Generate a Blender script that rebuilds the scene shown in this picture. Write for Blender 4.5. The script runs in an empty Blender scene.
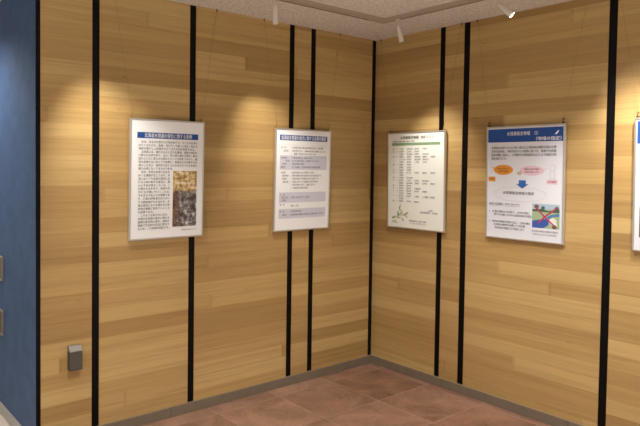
import bpy, bmesh, math, random
from mathutils import Matrix, Vector

random.seed(7)
S = bpy.context.scene
COL = S.collection
PI = math.pi
H = 2.7            # ceiling height
END = -2.826       # outer corner where the timber wall meets the blue wall

# ------------------------------------------------------------------ materials
MATS = {}


def new_mat(name):
    m = bpy.data.materials.new(name)
    m.use_nodes = True
    nt = m.node_tree
    b = nt.nodes['Principled BSDF']
    MATS[name] = m
    return m, nt, b


def srgb(r, g, b):
    f = lambda c: (c / 12.92 if c <= 0.04045 else ((c + 0.055) / 1.055) ** 2.4)
    return (f(r / 255), f(g / 255), f(b / 255), 1.0)


def plain(name, rgb, rough=0.5, metal=0.0, noise=0.0, nscale=40.0, bump=0.0, spec=0.5):
    if name in MATS:
        return MATS[name]
    m, nt, b = new_mat(name)
    c = srgb(*rgb)
    b.inputs['Base Color'].default_value = c
    b.inputs['Roughness'].default_value = rough
    b.inputs['Metallic'].default_value = metal
    b.inputs['Specular IOR Level'].default_value = spec
    if noise or bump:
        tc = nt.nodes.new('ShaderNodeTexCoord')
        n = nt.nodes.new('ShaderNodeTexNoise')
        n.inputs['Scale'].default_value = nscale
        n.inputs['Detail'].default_value = 4
        nt.links.new(tc.outputs['Object'], n.inputs['Vector'])
        if noise:
            r = nt.nodes.new('ShaderNodeMapRange')
            r.inputs['From Min'].default_value = 0.3
            r.inputs['From Max'].default_value = 0.7
            r.inputs['To Min'].default_value = 1 - noise
            r.inputs['To Max'].default_value = 1 + noise
            nt.links.new(n.outputs['Fac'], r.inputs['Value'])
            mx = nt.nodes.new('ShaderNodeVectorMath')
            mx.operation = 'SCALE'
            mx.inputs[0].default_value = c[:3]
            nt.links.new(r.outputs['Result'], mx.inputs['Scale'])
            nt.links.new(mx.outputs['Vector'], b.inputs['Base Color'])
        if bump:
            bp = nt.nodes.new('ShaderNodeBump')
            bp.inputs['Strength'].default_value = bump
            bp.inputs['Distance'].default_value = 0.01
            nt.links.new(n.outputs['Fac'], bp.inputs['Height'])
            nt.links.new(bp.outputs['Normal'], b.inputs['Normal'])
    return m


class NT:
    """tiny node helper"""

    def __init__(self, nt):
        self.nt = nt

    def math(self, op, a, b=None, c=None):
        n = self.nt.nodes.new('ShaderNodeMath')
        n.operation = op
        for i, v in enumerate((a, b, c)):
            if v is None:
                continue
            if isinstance(v, (int, float)):
                n.inputs[i].default_value = v
            else:
                self.nt.links.new(v, n.inputs[i])
        return n.outputs[0]

    def comb(self, x, y, z):
        n = self.nt.nodes.new('ShaderNodeCombineXYZ')
        for i, v in enumerate((x, y, z)):
            if isinstance(v, (int, float)):
                n.inputs[i].default_value = v
            else:
                self.nt.links.new(v, n.inputs[i])
        return n.outputs[0]

    def white(self, vec):
        n = self.nt.nodes.new('ShaderNodeTexWhiteNoise')
        n.noise_dimensions = '3D'
        self.nt.links.new(vec, n.inputs['Vector'])
        return n.outputs['Value']

    def noise(self, vec, scale, detail=4, rough=0.55, dist=0.0):
        n = self.nt.nodes.new('ShaderNodeTexNoise')
        n.inputs['Scale'].default_value = scale
        n.inputs['Detail'].default_value = detail
        n.inputs['Roughness'].default_value = rough
        n.inputs['Distortion'].default_value = dist
        self.nt.links.new(vec, n.inputs['Vector'])
        return n.outputs['Fac']

    def ramp(self, fac, stops):
        n = self.nt.nodes.new('ShaderNodeValToRGB')
        el = n.color_ramp.elements
        while len(el) < len(stops):
            el.new(0.5)
        for e, (p, c) in zip(el, stops):
            e.position = p
            e.color = c
        self.nt.links.new(fac, n.inputs['Fac'])
        return n.outputs['Color']

    def mix(self, fac, a, b, mode='MIX'):
        n = self.nt.nodes.new('ShaderNodeMix')
        n.data_type = 'RGBA'
        n.blend_type = mode
        for sock, v in ((n.inputs[0], fac), (n.inputs[6], a), (n.inputs[7], b)):
            if isinstance(v, (int, float, tuple)):
                sock.default_value = v
            else:
                self.nt.links.new(v, sock)
        return n.outputs[2]

    def objco(self):
        tc = self.nt.nodes.new('ShaderNodeTexCoord')
        s = self.nt.nodes.new('ShaderNodeSeparateXYZ')
        self.nt.links.new(tc.outputs['Object'], s.inputs[0])
        return tc.outputs['Object'], s.outputs[0], s.outputs[1], s.outputs[2]

    def bump(self, height, strength, dist, bsdf):
        n = self.nt.nodes.new('ShaderNodeBump')
        n.inputs['Strength'].default_value = strength
        n.inputs['Distance'].default_value = dist
        self.nt.links.new(height, n.inputs['Height'])
        self.nt.links.new(n.outputs['Normal'], bsdf.inputs['Normal'])


def wood_mat():
    m, nt, b = new_mat('boarded_timber')
    k = NT(nt)
    co, x, y, z = k.objco()
    at = nt.nodes.new('ShaderNodeAttribute')
    at.attribute_name = 'panel'
    pan = at.outputs['Fac']
    rowf = k.math('ADD', k.math('DIVIDE', z, 0.091), k.math('MULTIPLY', pan, 0.13))
    row = k.math('FLOOR', rowf)
    r1 = k.white(k.comb(row, pan, 3.1))
    colf = k.math('ADD', k.math('DIVIDE', x, 5.2), k.math('MULTIPLY', r1, 7.0))
    colx = k.math('FLOOR', colf)
    r2 = k.white(k.comb(row, colx, k.math('ADD', pan, 11.3)))
    r3 = k.white(k.comb(colx, row, k.math('ADD', pan, 31.7)))
    # each board takes the tone of its own timber
    tone = k.ramp(r2, [(0.0, srgb(168, 137, 87)), (0.3, srgb(181, 149, 97)), (0.65, srgb(192, 161, 107)), (1.0, srgb(204, 175, 120))])
    warm = k.mix(k.math('MULTIPLY', r3, 0.25), tone, srgb(182, 147, 92))
    off = k.math('MULTIPLY', r2, 37.0)
    g1 = k.noise(k.comb(k.math('ADD', k.math('MULTIPLY', x, 0.45), off), pan, k.math('MULTIPLY', z, 20.0)), 1.6, 5, 0.6, 0.4)
    g2 = k.noise(k.comb(k.math('MULTIPLY', x, 3.0), off, k.math('MULTIPLY', z, 150.0)), 1.5, 3, 0.6)
    f1 = k.ramp(g1, [(0.30, (0.85, 0.81, 0.75, 1)), (0.52, (1, 1, 1, 1)), (0.72, (1.06, 1.05, 1.03, 1))])
    f2 = k.ramp(g2, [(0.30, (0.87, 0.85, 0.82, 1)), (0.65, (1.04, 1.04, 1.04, 1))])
    c = k.mix(1.0, warm, f1, 'MULTIPLY')
    c = k.mix(0.8, c, f2, 'MULTIPLY')
    # little knots and flecks
    v = nt.nodes.new('ShaderNodeTexVoronoi')
    v.inputs['Scale'].default_value = 1.0
    nt.links.new(k.comb(k.math('MULTIPLY', x, 2.3), pan, k.math('MULTIPLY', z, 5.5)), v.inputs['Vector'])
    kn = k.ramp(v.outputs['Distance'], [(0.0, (0.62, 0.5, 0.4, 1)), (0.055, (1, 1, 1, 1))])
    c = k.mix(0.6, c, kn, 'MULTIPLY')
    # hairline joints between boards
    fr = k.math('FRACT', rowf)
    j = k.math('LESS_THAN', fr, 0.022)
    fx = k.math('FRACT', colf)
    j2 = k.math('LESS_THAN', fx, 0.0035)
    c = k.mix(k.math('MULTIPLY', k.math('MAXIMUM', j, j2), 0.16), c, srgb(110, 76, 44))
    nt.links.new(c, b.inputs['Base Color'])
    b.inputs['Roughness'].default_value = 0.46
    b.inputs['Specular IOR Level'].default_value = 0.35
    k.bump(g2, 0.12, 0.002, b)
    return m


def floor_mat():
    m, nt, b = new_mat('red_brown_stone_tile')
    k = NT(nt)
    co, x, y, z = k.objco()
    px, py = 0.53, 0.457
    fx = k.math('ADD', k.math('DIVIDE', k.math('ADD', x, 0.07), px), 20.0)
    fy = k.math('ADD', k.math('DIVIDE', k.math('ADD', y, 0.140), py), 20.0)
    ix, iy = k.math('FLOOR', fx), k.math('FLOOR', fy)
    r = k.white(k.comb(ix, iy, 5.0))
    tone = k.ramp(r, [(0, srgb(124, 93, 76)), (0.5, srgb(133, 101, 84)), (1, srgb(143, 111, 93))])
    off = k.comb(k.math('ADD', x, k.math('MULTIPLY', r, 9.0)), k.math('ADD', y, k.math('MULTIPLY', ix, 3.7)), 0.0)
    n1 = k.noise(off, 3.2, 6, 0.62, 0.8)
    n2 = k.noise(co, 38.0, 4, 0.7)
    c = k.mix(1.0, tone, k.ramp(n1, [(0.32, (0.72, 0.67, 0.63, 1)), (0.5, (1, 1, 1, 1)), (0.66, (1.30, 1.29, 1.28, 1))]), 'MULTIPLY')
    c = k.mix(0.9, c, k.ramp(n2, [(0.3, (0.84, 0.84, 0.84, 1)), (0.7, (1.12, 1.12, 1.12, 1))]), 'MULTIPLY')
    ex = k.math('MINIMUM', k.math('FRACT', fx), k.math('SUBTRACT', 1.0, k.math('FRACT', fx)))
    ey = k.math('MINIMUM', k.math('FRACT', fy), k.math('SUBTRACT', 1.0, k.math('FRACT', fy)))
    g = k.math('LESS_THAN', k.math('MINIMUM', ex, ey), 0.012)
    # worn pale edges alternate with darker joints
    gc = k.mix(k.noise(co, 2.3, 2), srgb(96, 66, 56), srgb(214, 174, 154))
    c = k.mix(k.math('MULTIPLY', g, 0.42), c, gc)
    nt.links.new(c, b.inputs['Base Color'])
    b.inputs['Roughness'].default_value = 0.42
    hgt = k.math('SUBTRACT', k.math('ADD', k.math('MULTIPLY', n1, 0.7), k.math('MULTIPLY', n2, 0.3)), k.math('MULTIPLY', g, 0.5))
    k.bump(hgt, 0.35, 0.006, b)
    return m


def ceiling_mat():
    m, nt, b = new_mat('speckled_ceiling_board')
    k = NT(nt)
    co, x, y, z = k.objco()
    n1 = k.noise(co, 130.0, 5, 0.75)
    n2 = k.noise(co, 46.0, 4, 0.7)
    c = k.ramp(n1, [(0.32, srgb(184, 180, 176)), (0.5, srgb(226, 223, 219)), (0.68, srgb(240, 238, 235))])
    c = k.mix(0.8, c, k.ramp(n2, [(0.36, (0.72, 0.72, 0.72, 1)), (0.64, (1.15, 1.15, 1.15, 1))]), 'MULTIPLY')
    nt.links.new(c, b.inputs['Base Color'])
    b.inputs['Roughness'].default_value = 0.9
    k.bump(n1, 0.4, 0.004, b)
    return m


def blue_mat():
    m, nt, b = new_mat('blue_painted_plaster')
    k = NT(nt)
    co, x, y, z = k.objco()
    n1 = k.noise(co, 9.0, 5, 0.65)
    n2 = k.noise(co, 70.0, 4, 0.7)
    c = k.ramp(n1, [(0.3, srgb(50, 76, 113)), (0.7, srgb(62, 91, 131))])
    c = k.mix(0.6, c, k.ramp(n2, [(0.3, (0.85, 0.85, 0.85, 1)), (0.7, (1.1, 1.1, 1.1, 1))]), 'MULTIPLY')
    nt.links.new(c, b.inputs['Base Color'])
    b.inputs['Roughness'].default_value = 0.65
    k.bump(n2, 0.25, 0.004, b)
    return m


def paper_mat(name, rgb):
    """poster paper behind a slightly wavy clear cover"""
    m, nt, b = new_mat(name)
    k = NT(nt)
    co, x, y, z = k.objco()
    n = k.noise(k.comb(k.math('MULTIPLY', x, 2.0), 0.0, k.math('MULTIPLY', z, 0.8)), 6.0, 2, 0.5)
    b.inputs['Base Color'].default_value = srgb(*rgb)
    b.inputs['Roughness'].default_value = 0.55
    b.inputs['Coat Weight'].default_value = 0.6
    b.inputs['Coat Roughness'].default_value = 0.12
    k.bump(n, 0.25, 0.01, b)
    return m


def stream_photo_mat(w, h):
    """print of a stony stream under autumn trees; object coords: x 0..w, z 0..-h"""
    m, nt, b = new_mat('autumn_stream_print')
    k = NT(nt)
    co, x, y, z = k.objco()
    v = k.math('DIVIDE', z, -h)
    u = k.math('DIVIDE', x, w)
    sc = k.comb(k.math('MULTIPLY', u, 1.0), 0.0, k.math('MULTIPLY', v, 2.2))
    n = k.noise(sc, 4.2, 5, 0.7)
    nf = k.noise(sc, 5.5, 5, 0.72)
    nl = k.noise(sc, 2.4, 3, 0.5)
    leaf = k.ramp(nf, [(0.30, srgb(60, 44, 30)), (0.42, srgb(150, 116, 66)), (0.52, srgb(214, 186, 128)), (0.62, srgb(244, 238, 220))])
    rock = k.ramp(n, [(0.32, srgb(26, 22, 22)), (0.45, srgb(88, 80, 78)), (0.55, srgb(146, 142, 144)), (0.64, srgb(232, 234, 238))])
    bank = k.ramp(nf, [(0.35, srgb(54, 38, 32)), (0.6, srgb(140, 104, 84))])
    vw = k.math('ADD', v, k.math('MULTIPLY', k.math('SUBTRACT', nl, 0.5), 0.6))
    f = k.ramp(vw, [(0.30, (0, 0, 0, 1)), (0.40, (1, 1, 1, 1))])
    uu = k.math('ADD', u, k.math('MULTIPLY', k.math('SUBTRACT', nf, 0.5), 0.9))
    fb = k.ramp(uu, [(0.16, (1, 1, 1, 1)), (0.28, (0, 0, 0, 1))])
    low = k.mix(fb, rock, bank)
    c = k.mix(f, leaf, low)
    nt.links.new(c, b.inputs['Base Color'])
    b.inputs['Roughness'].default_value = 0.4
    return m


WOOD, TILE, CEIL, BLUE = wood_mat(), floor_mat(), ceiling_mat(), blue_mat()
BLACK = plain('black_reveal_metal', (10, 8, 8), 0.42, 0.0, spec=0.15)
BACKING = plain('wall_backing', (40, 36, 32), 0.9)
SKIRT = plain('grey_brown_skirting', (122, 110, 95), 0.45, 0.0, 0.06, 25)
SKIRT_PALE = plain('pale_grey_skirting', (176, 170, 164), 0.5, 0.0, 0.03, 25)
HALL = plain('pale_hall_floor', (222, 210, 198), 0.6, 0.0, 0.06, 60)
ALU = plain('brushed_aluminium', (206, 202, 194), 0.36, 0.75)
ALU_DARK = plain('aluminium_side', (150, 146, 140), 0.4, 0.8)
WHITE_ENAMEL = plain('white_lamp_enamel', (214, 206, 196), 0.45)
TRACK = plain('white_track_enamel', (176, 163, 148), 0.6)
SLOT = plain('track_slot_black', (28, 22, 18), 0.8)
BRASS = plain('brass_hook', (196, 158, 92), 0.35, 0.8)
BROWN_METAL = plain('dark_bronze_hook', (92, 74, 52), 0.4, 0.7)
WIRE = plain('hanging_wire_steel', (150, 122, 84), 0.4, 0.5)
BOX_GREY = plain('dark_grey_cast_box', (88, 82, 78), 0.55, 0.2, 0.08, 120)
BOX_LID = plain('grey_box_lid', (150, 146, 140), 0.4, 0.4)
PLATE_RIM = plain('steel_plate_rim', (168, 160, 150), 0.4, 0.5)
PLATE_BROWN = plain('dark_brown_plate', (84, 58, 38), 0.4, 0.0, 0.15, 30)
PAPER = paper_mat('white_poster_paper', (247, 250, 255))
PAPER_GREEN = paper_mat('off_white_poster_paper', (245, 249, 244))
PAPER_GREY = paper_mat('cool_white_poster_paper', (224, 227, 238))


def emit(name, rgb, strength):
    m, nt, b = new_mat(name)
    b.inputs['Base Color'].default_value = srgb(*rgb)
    b.inputs['Emission Color'].default_value = srgb(*rgb)
    b.inputs['Emission Strength'].default_value = strength
    return m


LENS = emit('lit_lamp_lens', (255, 240, 215), 14)


def ink(name, rgb):
    return plain('ink_' + name, rgb, 0.5, spec=0.3)


# ------------------------------------------------------------------ mesh helpers
def link(name, bm, mats, parent=None, smooth=False):
    me = bpy.data.meshes.new(name)
    bm.to_mesh(me)
    bm.free()
    for m in (mats if isinstance(mats, (list, tuple)) else [mats]):
        me.materials.append(m)
    if smooth:
        for p in me.polygons:
            p.use_smooth = True
    o = bpy.data.objects.new(name, me)
    COL.objects.link(o)
    if parent:
        o.parent = parent
    return o


def box(bm, x0, x1, y0, y1, z0, z1, mi=0, bevel=0.0):
    vs = [bm.verts.new((x, y, z)) for x in (x0, x1) for y in (y0, y1) for z in (z0, z1)]
    idx = [(0, 1, 3, 2), (4, 6, 7, 5), (0, 4, 5, 1), (2, 3, 7, 6), (0, 2, 6, 4), (1, 5, 7, 3)]
    fs = [bm.faces.new([vs[i] for i in q]) for q in idx]
    for f in fs:
        f.material_index = mi
    if bevel:
        es = list({e for f in fs for e in f.edges})
        r = bmesh.ops.bevel(bm, geom=es, offset=bevel, segments=2, affect='EDGES', profile=0.6)
        for f in r['faces']:
            f.material_index = mi
    return fs


def tube(bm, pts, r, seg=8, mi=0, cap=True):
    """round bar through pts; r may be a list of radii"""
    pts = [Vector(p) for p in pts]
    rr = r if isinstance(r, (list, tuple)) else [r] * len(pts)
    rings = []
    ref = None
    for i, p in enumerate(pts):
        d = (pts[min(i + 1, len(pts) - 1)] - pts[max(i - 1, 0)]).normalized()
        if ref is None:
            ref = d.orthogonal().normalized()
        a = (ref - d * ref.dot(d)).normalized()
        ref = a
        b = d.cross(a)
        rings.append([bm.verts.new(p + (a * math.cos(t) + b * math.sin(t)) * rr[i]) for t in [2 * PI * q / seg for q in range(seg)]])
    for i in range(len(rings) - 1):
        for q in range(seg):
            f = bm.faces.new((rings[i][q], rings[i][(q + 1) % seg], rings[i + 1][(q + 1) % seg], rings[i + 1][q]))
            f.material_index = mi
    if cap:
        bm.faces.new(rings[0][::-1]).material_index = mi
        bm.faces.new(rings[-1]).material_index = mi


def empty(name, loc, rot=(0, 0, 0), size=0.1):
    o = bpy.data.objects.new(name, None)
    o.empty_display_size = size
    COL.objects.link(o)
    o.location = loc
    o.rotation_euler = rot
    return o


def tag(o, label, cat, group=None):
    o['label'] = label
    o['category'] = cat
    if group:
        o['group'] = group
    return o


def struct(o):
    o['kind'] = 'structure'
    return o


# ------------------------------------------------------------------ the room shell
def panelled_wall(name, cuts, x_end, loc, rotz, seed, depth=0.10):
    """local X runs along the wall from the viewer's left to right, local Y into the wall"""
    bm = bmesh.new()
    lay = bm.faces.layers.float.new('panel')
    for i, (a, b) in enumerate(cuts):
        for f in box(bm, a, b, 0.0, 0.022, 0.066, H):
            f[lay] = float(seed + i)
    for f in box(bm, cuts[0][0] if seed < 10 else -0.0218, x_end, 0.022, depth, 0.0, H, 1):
        f[lay] = 0.0
    o = link(name, bm, [WOOD, BACKING])
    o.location = loc
    o.rotation_euler = (0, 0, rotz)
    return struct(o)


# left wall: x from END to 0; reveals between the panels
left_rev = [(END + 0.002, -2.798), (-2.491, -2.444), (-1.816, -1.768), (-0.952, -0.902), (-0.736, -0.686), (-0.046, 0.0)]
cuts = []
for i in range(len(left_rev) - 1):
    cuts.append((left_rev[i][1], left_rev[i + 1][0]))
wl = panelled_wall('wall_left', cuts, 0.1, (0, 0, 0), 0, 2)
# right wall: local X = -y
right_rev = [(0.621, 0.665), (0.821, 0.869), (1.789, 1.836)]
e = [-0.0218] + [v for r in right_rev for v in r] + [3.0]
rcuts = [(e[i], e[i + 1]) for i in range(0, len(e), 2)]
wr = panelled_wall('wall_right', rcuts, 3.0, (0, 0, 0), -PI / 2, 20)

n = 1
for (a, b) in left_rev:
    bm = bmesh.new()
    box(bm, a, b, 0.004 if n > 1 else -0.001, 0.0218, 0.067, H)
    struct(link('trim_%d' % n, bm, BLACK))
    n += 1
for (a, b) in right_rev:
    bm = bmesh.new()
    box(bm, a, b, 0.004, 0.0218, 0.067, H)
    o = struct(link('trim_%d' % n, bm, BLACK))
    o.rotation_euler = (0, 0, -PI / 2)
    n += 1

# skirtings
bm = bmesh.new()
for a, b in ((END + 0.002, -1.95), (-1.948, -0.30), (-0.298, -0.012)):
    box(bm, a, b, -0.012, 0.0215, 0.0, 0.066, 0, 0.0015)
struct(link('baseboard_left', bm, SKIRT))
bm = bmesh.new()
for a, b in ((-0.0215, 1.055), (1.057, 1.62), (1.622, 3.0)):
    box(bm, a, b, -0.012, 0.0215, 0.0, 0.066, 0, 0.0015)
o = struct(link('baseboard_right', bm, SKIRT))
o.rotation_euler = (0, 0, -PI / 2)

# blue wall running back from the outer corner
bm = bmesh.new()
box(bm, END, END + 0.14, 0.1005, 4.5, 0.0, H)
box(bm, END, END + 0.0018, 0.0225, 0.1005, 0.0, H)
box(bm, END, END + 0.0018, 0.0, 0.0225, 0.0, H)
struct(link('wall_blue', bm, BLUE))
bm = bmesh.new()
box(bm, END - 0.012, END - 0.0002, 0.0, 4.5, 0.0, 0.07, 0, 0.0015)
struct(link('baseboard_blue', bm, SKIRT_PALE))

# floors and ceiling
bm = bmesh.new()
box(bm, -2.85, 0.12, -2.75, 0.0, -0.1, 0.0)
box(bm, END, 0.12, 0.0, 0.12, -0.1, 0.0)
struct(link('floor', bm, TILE))
bm = bmesh.new()
box(bm, -7.0, -2.8502, -8.0, 4.5, -0.1, 0.0)
box(bm, -2.8502, END - 0.0002, 0.0002, 4.5, -0.1, 0.0)
box(bm, -2.8502, 0.12, -8.0, -2.7502, -0.1, 0.0)  # unseen stretch behind the camera, made pale to bounce light onto the ceiling
struct(link('floor_hall', bm, HALL))
bm = bmesh.new()
box(bm, -7.0, 0.12, -8.0, 4.5, H, H + 0.12)
struct(link('ceiling', bm, CEIL))


# ------------------------------------------------------------------ printed sheets
class Sheet2D:
    """collects flat ink shapes on a poster; u, v run 0..1 from the sheet's upper left"""

    def __init__(self, w, h, x0, ztop, yfront):
        self.w, self.h, self.x0, self.zt, self.y = w, h, x0, ztop, yfront

    def pt(self, u, v, lift):
        return (self.x0 + u * self.w, self.y - lift, self.zt - v * self.h)

    def poly(self, bm, uv, lift, mi=0):
        vs = [bm.verts.new(self.pt(u, v, lift)) for u, v in uv]
        f = bm.faces.new(vs)
        f.normal_update()
        if f.normal.y > 0:
            f.normal_flip()
        f.material_index = mi
        return f

    def rect(self, bm, u0, u1, v0, v1, lift, mi=0):
        return self.poly(bm, [(u0, v0), (u1, v0), (u1, v1), (u0, v1)], lift, mi)

    def ellipse(self, bm, cu, cv, ru, rv, lift, mi=0, n=28):
        return self.poly(bm, [(cu + ru * math.cos(2 * PI * i / n), cv + rv * math.sin(2 * PI * i / n)) for i in range(n)], lift, mi)

    def line(self, bm, uvs, wd, lift, mi=0, closed=False):
        """stroke of width wd metres along points"""
        P = [(self.x0 + u * self.w, self.zt - v * self.h) for u, v in uvs]
        m = len(P)
        for i in range(m if closed else m - 1):
            (ax, az), (bx, bz) = P[i], P[(i + 1) % m]
            dx, dz = bx - ax, bz - az
            L = math.hypot(dx, dz) or 1e-6
            nx, nz = -dz / L * wd / 2, dx / L * wd / 2
            vs = [bm.verts.new((px, self.y - lift, pz)) for px, pz in ((ax + nx, az + nz), (bx + nx, bz + nz), (bx - nx, bz - nz), (ax - nx, az - nz))]
            f = bm.faces.new(vs)
            f.normal_update()
            if f.normal.y > 0:
                f.normal_flip()
            f.material_index = mi

    def text(self, bm, s, u, v, size, width=None, lift=0.0008, mi=0, align='LEFT', line=1.2, bold=0.0):
        """writes s with its first line centred on v; size is the em height in metres; width (in u) squeezes it"""
        cu = bpy.data.curves.new('t', 'FONT')
        cu.body = s
        cu.size = size
        cu.space_line = line
        cu.resolution_u = 2
        ob = bpy.data.objects.new('t', cu)
        COL.objects.link(ob)
        dg = bpy.context.evaluated_depsgraph_get()
        me = bpy.data.meshes.new_from_object(ob.evaluated_get(dg))
        bpy.data.objects.remove(ob)
        if len(me.vertices):
            xs = [q.co.x for q in me.vertices]
            a, b = min(xs), max(xs)
            if s[0] == '　':
                a = 0.0
            sx = 1.0
            if width:
                sx = width * self.w / max(b - a, 1e-6)
            base = 0 if align == 'LEFT' else -(a + b) / 2 * sx
            if width and align == 'LEFT':
                base = -a * sx
            # bold lettering is struck twice, a hair apart
            for dx, dl in (((-0.5, 0.0), (0.5, 0.00002)) if bold else ((0.0, 0.0),)):
                ox = self.x0 + u * self.w + base + dx * bold * size * 1.8
                oz = self.zt - v * self.h - 0.36 * size
                vs = [bm.verts.new((ox + q.co.x * sx, self.y - lift - dl, oz + q.co.y)) for q in me.vertices]
                for p in me.polygons:
                    try:
                        f = bm.faces.new([vs[i] for i in p.vertices])
                        f.material_index = mi
                    except ValueError:
                        pass
        bpy.data.meshes.remove(me)
        bpy.data.curves.remove(cu)


def poster_shell(loc, rotz, w, h, paper, label, hook_mat, group='framed posters on the timber walls', tilt=0.020, splay=0.12):
    root = empty('framed_poster', loc, (tilt, 0, rotz))
    tag(root, label, 'poster', group)
    fw, fd = 0.011, 0.020
    bm = bmesh.new()
    # mitred aluminium frame with rounded section
    prof = [(0.0, 0.0), (0.0, -fd + 0.003), (0.003, -fd), (fw - 0.002, -fd), (fw, -fd + 0.003), (fw, 0.0)]
    corners = [(-w / 2, 0.0, 1, 1), (w / 2, 0.0, -1, 1), (w / 2, h, -1, -1), (-w / 2, h, 1, -1)]
    rings = [[bm.verts.new((cx + d * sx, y, cz + d * sz)) for d, y in prof] for cx, cz, sx, sz in corners]
    for i in range(4):
        A, B = rings[i], rings[(i + 1) % 4]
        for q in range(len(prof)):
            bm.faces.new((A[q], B[q], B[(q + 1) % len(prof)], A[(q + 1) % len(prof)]))
    bmesh.ops.recalc_face_normals(bm, faces=bm.faces)
    link('frame', bm, ALU, root)
    bm = bmesh.new()
    box(bm, -w / 2 + fw + 0.0002, w / 2 - fw - 0.0002, -0.0155, -0.002, fw + 0.0002, h - fw - 0.0002)
    sheet = link('sheet', bm, paper, root)
    # hooks at the two upper corners and the wires to the ceiling
    R = Matrix.Rotation(rotz, 4, 'Z') @ Matrix.Rotation(tilt, 4, 'X')
    inv = (Matrix.Translation(loc) @ R).inverted()
    for s in (-1, 1):
        bm = bmesh.new()
        hx = s * (w / 2 - 0.016)
        box(bm, hx - 0.007, hx + 0.007, -0.017, -0.004, h - 0.001, h + 0.010, 0, 0.002)
        tube(bm, [(hx - 0.004, -0.010, h + 0.009), (hx - 0.005, -0.010, h + 0.026), (hx - 0.001, -0.010, h + 0.034), (hx + 0.004, -0.011, h + 0.030), (hx + 0.004, -0.012, h + 0.022)], 0.0024, 6)
        link('hook', bm, hook_mat, root)
        top_local = Matrix.Rotation(rotz, 4, 'Z') @ Vector((hx + s * splay, -0.012, 0))
        p1 = inv @ Vector((loc[0] + top_local.x, loc[1] + top_local.y, H - 0.001))
        bm = bmesh.new()
        p0 = Vector((hx, -0.010, h + 0.032))
        tube(bm, [p0, p0.lerp(p1, 0.5), p1], 0.0007, 5)
        wire = link('hanging_wire', bm, WIRE, root)
        bm = bmesh.new()
        d = (p0 - p1).normalized()
        tube(bm, [p1, p1 + d * 0.010, p1 + d * 0.011, p1 + d * 0.020], [0.0045, 0.0045, 0.0025, 0.002], 8)
        link('ceiling_hook', bm, BROWN_METAL, wire)
    art = Sheet2D(w - 2 * fw, h - 2 * fw, -w / 2 + fw, h - fw, -0.0157)
    return root, sheet, art


INK = ink('black', (44, 44, 50))
INK_SOFT = ink('grey', (92, 94, 104))
NAVY = ink('banner_blue', (38, 82, 158))
NAVY_DEEP = ink('banner_deep_blue', (32, 62, 128))
WHITE_INK = ink('white', (246, 247, 250))


# ---- first poster: the ordinance, with a photograph of a stream
w, h = 0.543, 0.760
root, sheet, a = poster_shell(((-2.2599 - 1.7171) / 2, -0.002, 1.1789), 0, w, h, PAPER,
                              'framed poster of dense black text with an autumn stream photograph', BRASS)
bm = bmesh.new()
a.rect(bm, 0.075, 0.925, 0.100, 0.150, 0.0004)
link('title_banner', bm, NAVY, sheet)
bm = bmesh.new()
a.text(bm, '北海道水資源の保全に関する条例', 0.50, 0.125, 0.030, 0.66, 0.0009, align='CENTER', bold=0.012)
link('title_lettering', bm, WHITE_INK, sheet)
wide = ['　水は、はるかな昔から大地をめぐり、すべての生命を',
        'はぐくみながら、森林、河川そして海へと流れ、私たち',
        '道民の暮らしと産業を支えてきた大切な資源である。',
        '　北海道には、雄大な山々と広大な森林、湿原や湖沼な',
        'ど豊かな自然があり、また、冬に降り積もる雪は、春の',
        '訪れとともに清らかな流れとなって大地をうるおし、農',
        '林水産業をはじめとする産業と、地域の人々の健やかな',
        '暮らしを支え、国内外の多くの人々をひきつける本道の',
        '魅力の源となってきたのである。']
narrow = ['　近年、世界の各地では水を', 'めぐる課題が生じており、本', '道においても水源の周辺にお', 'ける土地の取引の状況に、関',
          '心と不安が高まっている。こ', 'の豊かな水を守り、将来の世', '代に引き継いでいくことは、', '今を生きる私たちの責務であ',
          'り、土地の所有者をはじめと', 'する関係者が力を合わせ、水', '源の周辺における適正な土地', '利用の確保に努めていくこと',
          'が必要である。', '　このような考え方に立ち、', '本道の水資源の保全に関する', '施策を総合的に進め、道民の', '健康で文化的な生活に寄与す', 'るため、この条例を制定する。']
bm = bmesh.new()
em = 0.82 * a.w / 25
for i, s in enumerate(wide):
    a.text(bm, s, 0.095, 0.180 + i * 0.0283, em * 1.0, min(1, len(s) / 25) * 0.82 if len(s) > 20 else None, bold=0.01)
em2 = 0.43 * a.w / 13
for i, s in enumerate(narrow):
    a.text(bm, s, 0.095, 0.436 + i * 0.0283, em2 * 1.0, 0.43 if len(s) >= 12 and not s.startswith('　') else None, bold=0.01)
a.text(bm, '（条例の前文より）', 0.70, 0.945, 0.012, 0.22)
link('body_lettering', bm, INK, sheet)
bm = bmesh.new()
pw, ph = 0.345 * a.w, 0.49 * a.h
vs = [bm.verts.new(p) for p in ((0, 0, 0), (0, 0, -ph), (pw, 0, -ph), (pw, 0, 0))]
bm.faces.new(vs)
o = link('stream_photograph', bm, stream_photo_mat(pw, ph), sheet)
o.location = a.pt(0.57, 0.425, 0.0004)

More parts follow.
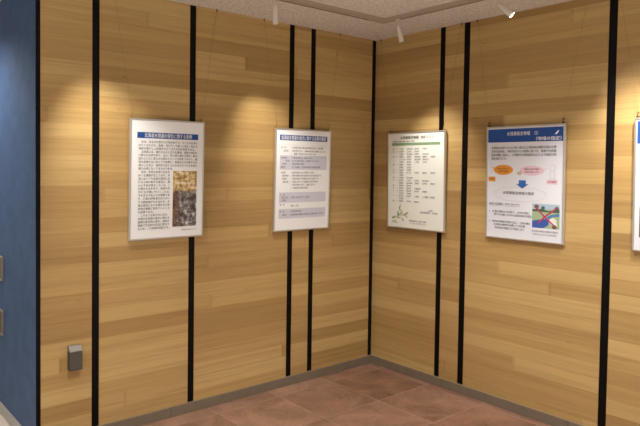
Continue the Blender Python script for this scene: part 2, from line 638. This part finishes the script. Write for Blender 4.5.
# ---- second poster: the outline of the ordinance as a table
w, h = 0.560, 0.761
root, sheet, a = poster_shell(((-1.1056 - 0.5427) / 2, -0.002, 1.1691), 0, w, h, PAPER,
                              'framed poster with slim blue title bar and pale lavender table rows', BRASS)
bm = bmesh.new()
a.rect(bm, 0.055, 0.945, 0.050, 0.104, 0.0004)
link('title_banner', bm, NAVY, sheet)
bm = bmesh.new()
a.text(bm, '北海道水資源の保全に関する条例の概要', 0.50, 0.077, 0.034, 0.84, 0.0009, align='CENTER', bold=0.014)
link('title_lettering', bm, WHITE_INK, sheet)
bm = bmesh.new()
for v0, v1 in ((0.255, 0.395), (0.625, 0.725), (0.790, 0.885)):
    a.rect(bm, 0.065, 0.945, v0, v1, 0.0003)
link('table_band', bm, ink('lavender', (212, 214, 230)), sheet)
bm = bmesh.new()
for v in (0.150, 0.255, 0.395, 0.625, 0.725, 0.790, 0.885):
    a.line(bm, [(0.065, v), (0.945, v)], 0.0008, 0.0005)
a.line(bm, [(0.265, 0.150), (0.265, 0.885)], 0.0008, 0.0005)
link('table_rule', bm, ink('rule', (190, 192, 206)), sheet)
bm = bmesh.new()
cells = [(0.175, '目　的', '水資源の保全に関し基本理念を定め、道の責務'), (0.208, '　（第1条）', '等を明らかにし、施策を総合的に推進することで、'), (0.238, '', '　健康で文化的な生活に寄与する。'),
         (0.278, '基本理念', '水資源の保全は、将来の世代へ'), (0.308, '　　（第2条・', '水の公共性を踏まえて継承するよう行う'), (0.338, '　第3条）', '地域の特性に配慮'), (0.370, '責務等', '道、事業者、土地所有者等及び道民の責務'),
         (0.425, '水資源', '水源の周辺における適正な土地の'), (0.456, '　保全地域', '利用の確保を図る必要がある区域を指定する'), (0.487, '　の指定', '・市町村長からの提案に基づき指定する'), (0.518, '　（第17条）', '・指定に当たっては審議会の意見を聴く'), (0.549, '', '・指定の案を公告し、縦覧に供する'), (0.580, '', '・土地利用の指針を策定'),
         (0.648, '土　地', ''), (0.675, '　取引行為', '契約の3か月前までに届出'), (0.702, '　の届出', ''),
         (0.745, '勧　告', ''), (0.760, '', '勧告・公表'), (0.772, '', ''),
         (0.815, '附　則', '条例の施行期日'), (0.850, '　（施行）', '施行後3年を経過した場合に必要な見直しを行う')]
for v, l, r in cells:
    if l:
        a.text(bm, l, 0.080, v, 0.0155, bold=0.012)
    if r:
        a.text(bm, r, 0.285, v, 0.0150, min(0.64, len(r) * 0.028), bold=0.012)
link('body_lettering', bm, INK_SOFT, sheet)

# ---- third poster: list of designated areas with a sprig
w, h = 0.540, 0.764
root, sheet, a = poster_shell((-0.002, -(0.1632 + 0.7031) / 2, 1.1664), -PI / 2, w, h, PAPER_GREEN,
                              'framed poster listing names under a green bar with a leafy sprig', BRASS)
bm = bmesh.new()
a.rect(bm, 0.065, 0.935, 0.100, 0.128, 0.0004)
link('green_bar', bm, ink('soft_green', (138, 170, 128)), sheet)
bm = bmesh.new()
a.text(bm, '水資源保全地域', 0.225, 0.046, 0.026, 0.335, bold=0.03)
link('title_lettering', bm, INK, sheet)
bm = bmesh.new()
a.text(bm, '指定リスト', 0.600, 0.046, 0.024, 0.215, bold=0.012)
link('list_heading', bm, INK, sheet)
bm = bmesh.new()
a.text(bm, '北海道水資源の保全に関する条例', 0.075, 0.086, 0.014, 0.41, bold=0.01)
link('subtitle_lettering', bm, INK, sheet)
rows = [('空 5', '夕張市　岩見沢市　美唄市　芦別市'), ('石 4', '札幌市　江別市　恵庭市'), ('', '当別町　新篠津村　石狩市　北広島市'),
        ('後 9', '島牧村　寿都町　黒松内町　蘭越町　京極町'), ('', 'ニセコ町　真狩村　喜茂別町　倶知安町'), ('', '共和町　岩内町　仁木町　余市町'),
        ('胆 6', '室蘭市　伊達市'), ('', '壮瞥町　白老町'), ('日 2', '日高町　平取町'), ('渡 6', '函館市　北斗市　松前町　福島町　知内町'), ('', '七飯町'),
        ('檜 3', '江差町　厚沢部町'), ('上 9', '旭川市　士別市　名寄市　富良野市'), ('', '鷹栖町　東神楽町　当麻町　比布町　愛別町'), ('留 2', '留萌市　増毛町'),
        ('宗 3', '稚内市　猿払村　浜頓別町'), ('オ 5', '北見市　網走市　紋別市　美幌町'), ('', '津別町　斜里町'), ('十 6', '帯広市　音更町　士幌町　上士幌町　鹿追町'), ('', '新得町'), ('釧 4', '釧路市　厚岸町　標茶町')]
bm = bmesh.new()
for i, (l, r) in enumerate(rows):
    v = 0.166 + i * 0.0278
    if l:
        p, q = l.split(' ')
        a.text(bm, p, 0.085, v, 0.0150, bold=0.012)
        a.text(bm, q, 0.160, v, 0.0150, bold=0.012)
    for c_, nm in enumerate(r.split('　')):
        a.text(bm, nm, 0.205 + c_ * 0.142, v, 0.0146, bold=0.012)
a.text(bm, '北海道', 0.74, 0.805, 0.013, bold=0.012)
a.text(bm, '総合政策部　計画局', 0.60, 0.828, 0.015, 0.30, bold=0.012)
a.text(bm, '水資源保全地域の詳しい区域は、北海道の', 0.39, 0.925, 0.013, 0.32, bold=0.012)
a.text(bm, 'ホームページをご覧ください。', 0.42, 0.950, 0.013, 0.28, bold=0.012)
link('body_lettering', bm, INK_SOFT, sheet)
bm = bmesh.new()
a.line(bm, [(0.12, 0.965), (0.17, 0.88), (0.22, 0.82), (0.23, 0.765)], 0.003, 0.0004)
a.line(bm, [(0.17, 0.88), (0.27, 0.87), (0.36, 0.855)], 0.0025, 0.0004)
a.line(bm, [(0.22, 0.86), (0.28, 0.92)], 0.002, 0.0004)
for (cu, cv, L, W, ang, mi) in [(0.11, 0.90, 0.055, 0.020, 0.5, 0), (0.14, 0.95, 0.05, 0.018, -0.4, 1), (0.19, 0.86, 0.055, 0.02, 1.9, 0), (0.245, 0.85, 0.06, 0.022, 0.7, 1),
                                (0.22, 0.79, 0.05, 0.016, 1.4, 0), (0.24, 0.82, 0.04, 0.014, 0.4, 1), (0.30, 0.865, 0.05, 0.02, 0.2, 1), (0.35, 0.85, 0.05, 0.018, 0.5, 0), (0.34, 0.88, 0.045, 0.016, -0.6, 1),
                                (0.28, 0.92, 0.04, 0.014, -1.0, 0), (0.20, 0.90, 0.05, 0.018, -0.1, 1), (0.09, 0.945, 0.04, 0.014, 0.9, 1), (0.23, 0.765, 0.03, 0.012, 1.6, 1)]:
    pts = []
    L, W = L * 0.78, W * 0.78
    for t in range(12):
        th = 2 * PI * t / 12
        lx, lz = L / 2 * math.cos(th), W / 2 * math.sin(th) * (1 - 0.35 * math.cos(th))
        pts.append((cu + (lx * math.cos(ang) - lz * math.sin(ang)) / a.w, cv - (lx * math.sin(ang) + lz * math.cos(ang)) / a.h))
    a.poly(bm, pts, 0.0005 + 0.00001 * (mi + 1), mi)
link('leaf_sprig', bm, [ink('leaf', (142, 164, 122)), ink('leaf_pale', (178, 194, 156))], sheet)

# ---- fourth poster: how an area is designated, with blue header and bubbles
w, h = 0.535, 0.768
root, sheet, a = poster_shell((-0.002, -(1.0374 + 1.5642) / 2, 1.1700), -PI / 2, w, h, PAPER_GREY,
                              'framed poster with broad blue header, orange and pink bubbles, blue arrow', BROWN_METAL)
bm = bmesh.new()
a.rect(bm, 0.004, 0.996, 0.012, 0.132, 0.0004)
link('header_band', bm, NAVY, sheet)
bm = bmesh.new()
a.text(bm, '水資源保全地域', 0.27, 0.058, 0.030, 0.31, 0.0009, bold=0.01)
link('header_lettering', bm, WHITE_INK, sheet)
bm = bmesh.new()
a.text(bm, '①', 0.635, 0.058, 0.030, 0.05, 0.0009, bold=0.0)
link('header_numeral', bm, WHITE_INK, sheet)
bm = bmesh.new()
a.text(bm, '（地域の指定）', 0.660, 0.108, 0.027, 0.315, 0.0009, bold=0.02)
link('subheading_lettering', bm, WHITE_INK, sheet)
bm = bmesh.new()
a.poly(bm, [(0.895, 0.078), (0.905, 0.062), (0.928, 0.045), (0.945, 0.040), (0.940, 0.054), (0.922, 0.072)], 0.0009)  # slanted lamp glare on the header, drawn in as a white shape
link('header_glare', bm, WHITE_INK, sheet)
bm = bmesh.new()
for i, s in enumerate(['水資源の保全のために特に適正な土地利用の確保を図る必要', 'がある区域を、市町村長からの提案に基づき、知事が水資源', '保全地域に指定し、土地取引の事前届出などにより適正な利', '用を図ります。']):
    a.text(bm, s, 0.055, 0.183 + i * 0.0325, 0.0185, 0.86 if len(s) > 20 else 0.215, bold=0.014)
link('introduction_lettering', bm, INK, sheet)
bm = bmesh.new()
a.text(bm, '水資源保全地域の指定', 0.225, 0.590, 0.023, 0.42, bold=0.012)
link('cloud_lettering', bm, INK, sheet)
bm = bmesh.new()
a.text(bm, '指定する区域は、次のとおりです。', 0.03, 0.695, 0.017, 0.43, bold=0.014)
a.line(bm, [(0.03, 0.712), (0.46, 0.712)], 0.001, 0.0006)
for v, s, wd in ((0.765, '1　水源の周辺の区域で、公共の用に', 0.56), (0.793, '　 供する水源にかかわる取水地点の周辺', 0.56), (0.857, '2　市町村が地域の特性に応じ、土地の適正', 0.57), (0.885, '　 な利用の確保が必要とする区域', 0.47), (0.915, '　　市町村長の提案により指定します', 0.46)):
    a.text(bm, s, 0.03 if s[0] != '　' else 0.06, v, 0.017, wd, bold=0.014)
link('body_lettering', bm, INK, sheet)
bm = bmesh.new()
a.text(bm, '取水地点の周辺で無秩序な開発を', 0.625, 0.915, 0.0135, 0.33, bold=0.01)
a.text(bm, '行わないようにするための区域', 0.640, 0.942, 0.0135, 0.29, bold=0.01)
link('caption_lettering', bm, INK, sheet)
bm = bmesh.new()
a.text(bm, '市町村長から', 0.14, 0.372, 0.013, 0.17, 0.0009, bold=0.0)
a.text(bm, '区域を提案', 0.16, 0.396, 0.013, 0.13, 0.0009, bold=0.0)
link('bubble_lettering', bm, INK, sheet)
bm = bmesh.new()
a.text(bm, '市町村', 0.025, 0.468, 0.013, 0.075, 0.0009, bold=0.01)
link('name_lettering', bm, INK, sheet)
bm = bmesh.new()
a.text(bm, '審議会の意見を聴き', 0.51, 0.374, 0.014, 0.20, 0.0009, bold=0.02)
a.text(bm, '知事が指定します', 0.52, 0.400, 0.014, 0.18, 0.0009, bold=0.02)
link('bubble_lettering', bm, ink('maroon', (150, 60, 92)), sheet)
bm = bmesh.new()
a.text(bm, '北海道', 0.82, 0.482, 0.016, 0.10, 0.0009, bold=0.02)
link('name_lettering', bm, ink('maroon', (150, 60, 92)), sheet)
bm = bmesh.new()
a.ellipse(bm, 0.225, 0.383, 0.135, 0.046, 0.0004)
a.poly(bm, [(0.11, 0.368), (0.055, 0.352), (0.115, 0.388)], 0.00045)
a.rect(bm, 0.015, 0.115, 0.447, 0.490, 0.0004)
link('orange_bubble', bm, ink('orange', (226, 152, 62)), sheet)
bm = bmesh.new()
a.ellipse(bm, 0.610, 0.387, 0.160, 0.044, 0.0004)
a.poly(bm, [(0.74, 0.372), (0.815, 0.366), (0.745, 0.390)], 0.00045)
a.rect(bm, 0.80, 0.94, 0.462, 0.503, 0.0004)
link('pink_bubble', bm, ink('pink', (222, 198, 210)), sheet)
bm = bmesh.new()
a.poly(bm, [(0.415, 0.398), (0.452, 0.398), (0.452, 0.385), (0.487, 0.412), (0.452, 0.438), (0.452, 0.426), (0.415, 0.426)], 0.0004)
link('tan_arrow', bm, ink('tan', (206, 190, 160)), sheet)
bm = bmesh.new()
a.poly(bm, [(0.440, 0.474), (0.535, 0.474), (0.535, 0.508), (0.572, 0.508), (0.4875, 0.548), (0.403, 0.508), (0.440, 0.508)], 0.0004)
link('blue_arrow', bm, ink('arrow_blue', (52, 104, 176)), sheet)
bm = bmesh.new()
cl = []
for i in range(72):
    t = 2 * PI * i / 72
    k = 1 + 0.06 * abs(math.sin(5 * t + 0.4))
    cl.append((0.45 + 0.335 * k * math.cos(t), 0.600 + 0.062 * k * math.sin(t)))
a.line(bm, cl, 0.0009, 0.0004, closed=True)
OUT = ink('outline', (150, 150, 158))
link('cloud_outline', bm, OUT, sheet)
# outline figures of the two people talking
for cu, cv, s in ((0.052, 0.345, 0.8), (0.872, 0.362, 1.1)):
    bm = bmesh.new()
    a.line(bm, [(cu + 0.030 * s * math.cos(2 * PI * i / 20), cv + 0.024 * s * math.sin(2 * PI * i / 20)) for i in range(20)], 0.0012, 0.0004, closed=True)
    a.line(bm, [(cu - 0.014 * s, cv + 0.026 * s), (cu - 0.026 * s, cv + 0.048 * s), (cu - 0.026 * s, cv + 0.085 * s), (cu + 0.026 * s, cv + 0.085 * s), (cu + 0.026 * s, cv + 0.048 * s), (cu + 0.014 * s, cv + 0.026 * s)], 0.0012, 0.0004)
    link('speaker_outline', bm, OUT, sheet)
# printed picture: stream, fields and trees crossed out in red
bm = bmesh.new()
u0, u1, v0, v1 = 0.625, 0.968, 0.675, 0.885
q = lambda s, t: (u0 + (u1 - u0) * s, v0 + (v1 - v0) * t)
a.poly(bm, [q(0, 0), q(1, 0), q(1, 1), q(0, 1)], 0.0003, 0)                                   # meadow
a.poly(bm, [q(0, 0), q(1, 0), q(1, 0.2), q(0, 0.24)], 0.00034, 1)                              # sky
a.poly(bm, [q(0, 0.24), q(0.34, 0.20), q(0.6, 0.28), q(1, 0.20), q(1, 0.34), q(0.5, 0.33), q(0, 0.32)], 0.00038, 2)   # woods
a.poly(bm, [q(0, 0.72), q(0.25, 0.66), q(0.5, 0.60), q(0.62, 0.70), q(0.6, 0.86), q(0.42, 1), q(0, 1)], 0.0004, 3)     # pond
a.poly(bm, [q(0.45, 0.62), q(0.66, 0.44), q(1, 0.36), q(1, 0.48), q(0.74, 0.52), q(0.58, 0.66)], 0.00042, 4)           # stream
a.ellipse(bm, *q(0.76, 0.70), 0.046, 0.030, 0.00044, 5)
a.ellipse(bm, *q(0.82, 0.84), 0.034, 0.024, 0.00045, 5)
for s, t, r in ((0.16, 0.12, 0.030), (0.40, 0.16, 0.024), (0.90, 0.16, 0.026), (0.82, 0.92, 0.03)):
    a.ellipse(bm, *q(s, t), r, r * 0.62, 0.00046, 2)
a.rect(bm, *[q(0.13, 0)[0], q(0.20, 0)[0], q(0, 0.14)[1], q(0, 0.30)[1]], 0.00048, 6)
a.ellipse(bm, *q(0.16, 0.10), 0.024, 0.014, 0.00049, 6)
link('printed_picture', bm, [ink('meadow', (158, 180, 144)), ink('print_sky', (168, 190, 214)), ink('woods', (74, 98, 78)), ink('pond', (62, 92, 168)), ink('brook', (88, 124, 178)), ink('boulder', (226, 226, 222)), ink('bark', (128, 92, 68))], sheet)
bm = bmesh.new()
a.line(bm, [q(0.14, 0.16), q(0.45, 0.52), q(0.86, 0.92)], 0.010, 0.0006)
a.line(bm, [q(0.92, 0.12), q(0.45, 0.54), q(0.22, 0.80)], 0.010, 0.00062)
link('red_cross', bm, ink('crossing_red', (176, 58, 98)), sheet)

# ---- fifth poster: cut by the picture's edge
w, h = 0.535, 0.766
root, sheet, a = poster_shell((-0.002, -1.953 - w / 2, 1.182), -PI / 2, w, h, PAPER_GREY,
                              'framed poster with a blue header at the far right beyond the broadest black strip', BROWN_METAL)
bm = bmesh.new()
a.rect(bm, 0.01, 0.99, 0.012, 0.185, 0.0004)
link('header_band', bm, NAVY, sheet)
bm = bmesh.new()
a.rect(bm, 0.05, 0.95, 0.665, 0.905, 0.0004)
m, nt, b = new_mat('dark_forest_print')
k = NT(nt)
co, x, y, z = k.objco()
nt.links.new(k.ramp(k.noise(co, 60.0, 5, 0.7), [(0.35, srgb(24, 34, 26)), (0.6, srgb(66, 84, 58)), (0.75, srgb(140, 150, 120))]), b.inputs['Base Color'])
link('forest_photograph', bm, m, sheet)

# ------------------------------------------------------------------ lighting track and spotlights
TC = 0.519
bm = bmesh.new()
zb, zt = H - 0.018, H
t_in, t_out = TC - 0.037, TC + 0.037            # distance from the walls


def track_run(bm, along_x, a0, a1):
    """U section with the current slot nearer the wall"""
    for d0, d1, z0, mi in ((t_in, t_in + 0.007, zb, 0), (t_in + 0.006, t_in + 0.020, zb + 0.0015, 1), (t_in + 0.020, t_out, zb, 0)):
        if along_x:
            box(bm, a0, a1, -d1, -d0, z0, zt, mi)
        else:
            box(bm, -d1, -d0, a0, a1, z0, zt, mi)


bm2 = bmesh.new()
track_run(bm2, True, -2.95, -0.655)
troot = empty('lighting_track', (-TC, -TC, H))
tag(troot, 'white angled lighting track fixed along the speckled ceiling', 'lighting track')


def under(o, root):
    o.parent = root
    o.matrix_parent_inverse = Matrix.Translation(root.location).inverted()
    return o


under(link('track_rail', bm2, [TRACK, SLOT]), troot)
bm2 = bmesh.new()
track_run(bm2, False, -2.95, -0.655)
under(link('track_rail', bm2, [TRACK, SLOT]), troot)
bm2 = bmesh.new()
box(bm2, -0.6548, -t_in, -t_out, -t_in, zb - 0.001, zt, 0, 0.002)
box(bm2, -t_out, -t_in, -0.6548, -t_out - 0.0002, zb - 0.001, zt, 0, 0.002)
under(link('corner_connector', bm2, TRACK), troot)

SPOTS = []


def spotlight(x, y, target, label, power, size_deg):
    root = empty('track_spotlight', (x, y, zb))
    tag(root, label, 'spotlight', 'spotlights on the ceiling track')
    d = (Vector(target) - Vector((x, y, zb - 0.07))).normalized()
    bm = bmesh.new()
    box(bm, -0.016, 0.016, -0.016, 0.016, -0.016, -0.0005, 0, 0.003)
    link('track_adapter', bm, WHITE_ENAMEL, root)
    bm = bmesh.new()
    piv = Vector((0, 0, -0.052))
    tube(bm, [(0, 0, -0.0162), (0, 0, -0.036), piv], [0.006, 0.006, 0.005], 10)
    side = d.cross(Vector((0, 0, 1))).normalized()
    tube(bm, [piv - side * 0.012, piv + side * 0.012], 0.0085, 12)
    link('swivel_arm', bm, WHITE_ENAMEL, root, True)
    bm = bmesh.new()
    p = [piv + d * s for s in (0.004, 0.010, 0.035, 0.100, 0.108)]
    tube(bm, p, [0.008, 0.014, 0.0165, 0.0185, 0.0185], 24, cap=False)
    # inside of the snoot
    tube(bm, [piv + d * 0.108, piv + d * 0.098], [0.0172, 0.0165], 24, cap=False)
    head = link('lamp_head', bm, WHITE_ENAMEL, root, True)
    bm = bmesh.new()
    tube(bm, [piv + d * 0.0985, piv + d * 0.1076], [0.0163, 0.0170], 24)
    link('lens', bm, LENS, head)
    L = bpy.data.lights.new('spot_beam', 'SPOT')
    L.energy = power
    L.color = (1.0, 0.93, 0.82)
    L.spot_size = math.radians(size_deg)
    L.spot_blend = 1.0
    L.shadow_soft_size = 0.02
    lo = bpy.data.objects.new('spot_beam', L)
    COL.objects.link(lo)
    lo.parent = root
    lo.location = piv + d * 0.114
    lo.rotation_euler = d.to_track_quat('-Z', 'Y').to_euler()
    return root


PW = 62
spotlight(-2.75, -TC, (-2.30, 0, 1.42), 'white track spotlight above the poster with the stream photograph', PW, 58)
spotlight(-1.527, -TC, (-1.05, 0, 1.42), 'white spotlight on the track before the left wall, nearly blending with the ceiling', PW, 58)
spotlight(-TC, -0.645, (0, -0.62, 1.36), 'white spotlight hanging just right of the track corner', PW * 0.8, 58)
spotlight(-TC, -2.30, (0, -1.85, 1.42), 'white track spotlight beyond the broadest black strip', PW * 1.5, 58)
spotlight(-TC, -1.385, (-0.22, -2.06, 1.93), 'white spotlight with its glowing lens visible, over the blue headed poster', PW, 58)

# ------------------------------------------------------------------ small fittings
# grey box low on the timber wall, left of the first tall black strip
root = empty('wall_socket_box', (-2.6035, 0.0, 0.446))
tag(root, 'small dark grey box with paler sloping top low on the timber wall', 'wall box')
bm = bmesh.new()
prof = [(0.0, 0.0), (-0.040, 0.0), (-0.044, 0.004), (-0.044, 0.112), (0.0, 0.112)]
for sx in (0,):
    A = [bm.verts.new((-0.038, y - 0.0003, z)) for y, z in prof]
    B = [bm.verts.new((0.038, y - 0.0003, z)) for y, z in prof]
    bm.faces.new(A)
    bm.faces.new(B[::-1])
    for i in range(len(prof)):
        bm.faces.new((A[i], B[i], B[(i + 1) % len(prof)], A[(i + 1) % len(prof)]))
bmesh.ops.recalc_face_normals(bm, faces=bm.faces)
bmesh.ops.bevel(bm, geom=bm.edges[:], offset=0.002, segments=2, affect='EDGES')
link('body', bm, BOX_GREY, root)
bm = bmesh.new()
prof = [(0.0, 0.1122), (-0.044, 0.1122), (-0.044, 0.116), (-0.022, 0.142), (0.0, 0.142)]
A = [bm.verts.new((-0.038, y - 0.0003, z)) for y, z in prof]
B = [bm.verts.new((0.038, y - 0.0003, z)) for y, z in prof]
bm.faces.new(A)
bm.faces.new(B[::-1])
for i in range(len(prof)):
    bm.faces.new((A[i], B[i], B[(i + 1) % len(prof)], A[(i + 1) % len(prof)]))
bmesh.ops.recalc_face_normals(bm, faces=bm.faces)
bmesh.ops.bevel(bm, geom=bm.edges[:], offset=0.0015, segments=2, affect='EDGES')
o = link('lid', bm, BOX_LID, root)
o['label'] = 'paler grey sloping lid'

# two framed plates on the blue wall
for z0, z1, lab in ((0.888, 1.046, 'upper of two steel rimmed brown plates on the blue wall'), (0.530, 0.694, 'lower of two steel rimmed brown plates on the blue wall')):
    root = empty('wall_plate', (END, 0.725, z0), (0, 0, -PI / 2))
    tag(root, lab, 'wall plate', 'plates on the blue wall')
    hh = z1 - z0
    bm = bmesh.new()
    box(bm, -0.09, 0.09, -0.013, -0.0003, 0.0, 0.010, 0, 0.001)
    box(bm, -0.09, 0.09, -0.013, -0.0003, hh - 0.010, hh, 0, 0.001)
    box(bm, -0.09, -0.080, -0.013, -0.0003, 0.0101, hh - 0.0101, 0, 0.001)
    box(bm, 0.084, 0.09, -0.013, -0.0003, 0.0101, hh - 0.0101, 0, 0.001)
    link('rim', bm, PLATE_RIM, root)
    bm = bmesh.new()
    box(bm, -0.0799, 0.0839, -0.0125, -0.0003, 0.0102, hh - 0.0102)
    link('panel', bm, PLATE_BROWN, root)

# ------------------------------------------------------------------ general light of the hall
def unseen_downlight(x, y, power, size_deg=108, col=(1.0, 0.95, 0.88), z=H - 0.03):
    L = bpy.data.lights.new('unseen_downlight', 'SPOT')
    L.energy = power
    L.color = col
    L.spot_size = math.radians(size_deg)
    L.spot_blend = 0.9
    L.shadow_soft_size = 0.10
    o = bpy.data.objects.new('unseen_downlight', L)
    COL.objects.link(o)
    o.location = (x, y, z)


for x in (-1.0, -2.7, -4.4):  # unseen ceiling lamps without fittings, added as general fill
    for y in (-1.55, -3.4, -5.2):
        unseen_downlight(x, y, 150)
unseen_downlight(-3.3, 0.8, 90, 140, (1.0, 0.95, 0.88))

W = bpy.data.worlds.new('hall_light')
S.world = W
W.use_nodes = True
bg = W.node_tree.nodes['Background']
bg.inputs['Color'].default_value = (1.0, 0.97, 0.93, 1)
bg.inputs['Strength'].default_value = 0.48

# ------------------------------------------------------------------ camera
R = Vector((0.80522495, -0.59288743, 0.00986308))
U = Vector((0.0116033, 0.03238474, 0.99940812))
F = Vector((0.59285593, 0.80463391, -0.03295645))
cam = bpy.data.cameras.new('camera')
co = bpy.data.objects.new('camera', cam)
COL.objects.link(co)
co.matrix_world = Matrix(((R.x, U.x, -F.x, -3.92631948), (R.y, U.y, -F.y, -3.41920638), (R.z, U.z, -F.z, 1.64804601), (0, 0, 0, 1)))
cam.sensor_fit = 'HORIZONTAL'
cam.sensor_width = 36
cam.lens = 606.783 * 36 / 640
cam.shift_x = (320 - 238.844) / 640
cam.shift_y = -(213 - 186.2017) / 640
cam.clip_start = 0.05
S.camera = co

S.view_settings.view_transform = 'Standard'
S.view_settings.look = 'None'
S.view_settings.exposure = 0.1
S.view_settings.gamma = 1.0
S.view_settings.use_curve_mapping = False
